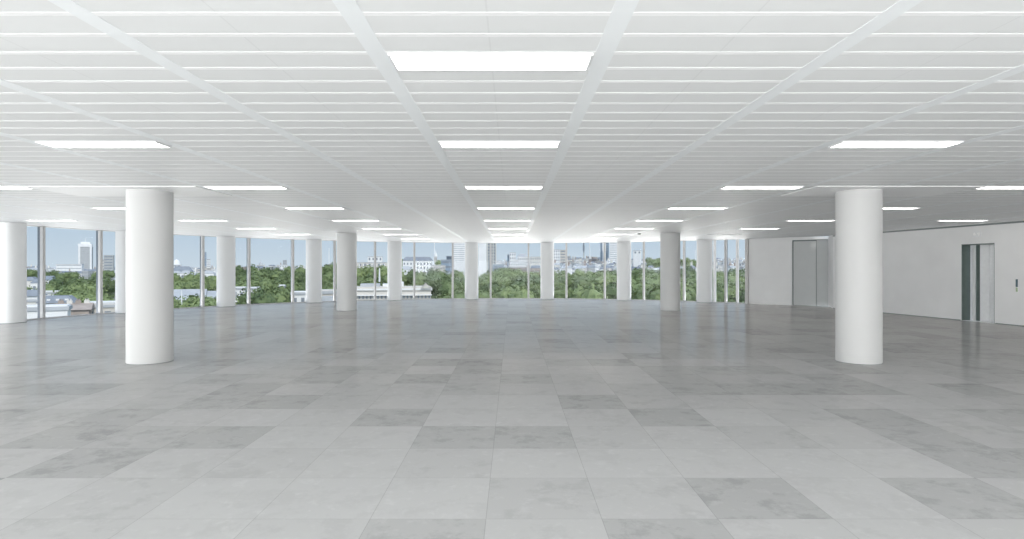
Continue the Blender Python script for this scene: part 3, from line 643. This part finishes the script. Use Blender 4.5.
# --- trees
def make_tree_meshes(seed):
    r = random.Random(seed); v = []; f = []
    blobs = []
    for k in range(26):
        a = r.uniform(0, 2*PI); u = r.random()
        zz = 9+10*u; rad = 4.6*math.sqrt(max(.05, 1-((zz-12.5)/8.2)**2))*r.uniform(.45, 1)
        blobs.append((rad*math.cos(a), rad*math.sin(a), min(zz, 18.2), r.uniform(1.3, 2.3)))
    blobs.append((0, 0, 13, 4.2)); blobs.append((0, 0, 16, 3.0))
    for bx, by, bz, br in blobs:
        # solid inner mass
        n1, n2 = 6, 9; b0 = len(v)
        for i in range(n1+1):
            for j_ in range(n2):
                th = PI*i/n1; ph = 2*PI*j_/n2; q = br*.82*r.uniform(.85, 1.1)
                v.append((bx+q*math.sin(th)*math.cos(ph), by+q*math.sin(th)*math.sin(ph), bz+q*math.cos(th)*.85))
        for i in range(n1):
            for j_ in range(n2):
                k2 = (j_+1) % n2; f.append((b0+i*n2+j_, b0+i*n2+k2, b0+(i+1)*n2+k2, b0+(i+1)*n2+j_))
        for q in range(int(70*br)):
            d = Vector((r.gauss(0, 1), r.gauss(0, 1), r.gauss(0, 1)+.25)).normalized(); p = Vector((bx, by, bz))+Vector((d.x, d.y, d.z*.9))*br*r.uniform(.82, 1.12)
            n = (d+Vector((r.gauss(0, .45), r.gauss(0, .45), r.gauss(0, .45)))).normalized(); s = r.uniform(.16, .34)
            t = n.orthogonal().normalized(); t = Matrix.Rotation(r.uniform(0, 6.28), 3, n) @ t; bt = n.cross(t)
            b0 = len(v); v += [tuple(p+t*s), tuple(p+bt*s*.7), tuple(p-t*s), tuple(p-bt*s*.7)]; f.append((b0, b0+1, b0+2, b0+3))
    me = bpy.data.meshes.new('foliage'); me.from_pydata(v, [], f); me.materials.append(M['leaf']); me.update()
    tm = MB(); tm.lathe([(.55, 0), (.38, 1.5), (.30, 7), (.18, 13)], 10)
    for k in range(4):
        a = k*1.6; T = Matrix.Translation((0, 0, 6.5)) @ Matrix.Rotation(a, 4, 'Z') @ Matrix.Rotation(.7, 4, 'Y'); tm.box(-.1, -.1, 0, .1, .1, 5, T=T)
    tme = bpy.data.meshes.new('trunk'); tme.from_pydata(tm.v, [], tm.f); tme.materials.append(M['bark']); tme.update()
    return me, tme
TM = [make_tree_meshes(s) for s in (1, 2, 3, 4)]
rt_ = random.Random(21)
def tree(px, ytop, d, label, group, s=None, wide=1.0):
    top = PZ(ytop-2.2, d)-GZ; m = rt_.choice(TM); sz = top/20.0
    e_ = empty('tree', (PX(px, d), d, GZ), rt_.uniform(0, 6.28)); sw = sz*wide*rt_.uniform(.9, 1.15); e_.scale = (sw, sw, sz)
    tag(e_, label, 'tree', group)
    for nme, me in zip(('foliage', 'trunk'), m):
        o = bpy.data.objects.new(nme, me); COL.objects.link(o); o.parent = e_
    return e_
def row(a, b, ytop, d, label, group, sp=8.0, jit=1.0, wide=1.0):
    st_ = sp/d*F; n = max(1, round((b-a)/st_))
    for k in range(n):
        px = a+(k+.5)*(b-a)/n+rt_.uniform(-.15, .15)*st_
        tree(px, ytop+rt_.uniform(-jit, jit), d*(1+rt_.uniform(-.04, .04)), label, group, wide=wide)
def rows_(zone, spec):
    for (a, b, y, d, nm) in spec:
        row(a, b, y, d, 'green tree %s, %s' % (nm, zone), 'trees %s, %s' % (nm, zone), wide=.98)
rows_('seen left of the near left column', [(42, 78, 272, 250, 'in the distant belt'), (90, 112, 271.5, 260, 'in the distant belt by the tower'), (50, 112, 279, 150, 'at the back of the big clump'), (62, 112, 283, 125, 'in the middle of the big clump'), (52, 100, 288.5, 118, 'lower in the big clump'), (62, 112, 293, 100, 'at the front of the big clump'), (22, 38, 286.8, 125, 'behind the dark slate roof'), (22, 36, 271.8, 260, 'in the far belt')])
rows_('seen right of the near left column', [(168, 218, 274.5, 170, 'in the back row'), (168, 218, 280, 140, 'in the middle row'), (166, 184, 295.5, 82, 'in front of the grey roof'), (193, 218, 296, 80, 'below the low grey wing'), (165, 216, 301.5, 66, 'in the front row')])
rows_('seen between the third and fourth pillars', [(232, 308, 267.8, 200, 'in the back row'), (232, 308, 272.5, 160, 'in the second row'), (232, 308, 279, 132, 'in the third row'), (258, 306, 287, 98, 'in front of the white roofs'), (228, 292, 293, 84, 'in the front row')])
rows_('seen around the far left column', [(318, 336, 264.6, 170, 'in the back row'), (318, 345, 274, 130, 'in the middle row'), (352, 400, 269, 150, 'in the back row beside the monument'), (352, 400, 274.5, 120, 'in the middle row beside the monument'), (350, 368, 281, 95, 'just behind the stone mansion')])
rows_('seen between the fifth and sixth pillars', [(400, 470, 272, 150, 'in the back row'), (400, 475, 275.5, 120, 'in the middle row'), (415, 480, 281, 100, 'in the third row'), (436, 485, 287, 80, 'in the front row')])
rows_('seen between the sixth and eighth pillars', [(478, 630, 270, 150, 'in the back row'), (478, 630, 275, 120, 'in the second row'), (478, 630, 281, 95, 'in the third row'), (478, 630, 288, 76, 'in the front row')])
rows_('seen right of the eighth pillar', [(630, 790, 269.5, 150, 'in the back row'), (630, 770, 275, 120, 'in the second row'), (630, 760, 281, 95, 'in the third row'), (630, 760, 288, 76, 'in the front row'), (646, 662, 258.5, 420, 'among the skyline roofs'), (678, 692, 258.5, 420, 'among skyline roofs near the far column')])
rows_('seen between the fifth and sixth pillars', [(403, 412, 259.5, 400, 'beside the slate hotel'), (440, 446, 261, 380, 'by the glass office')])
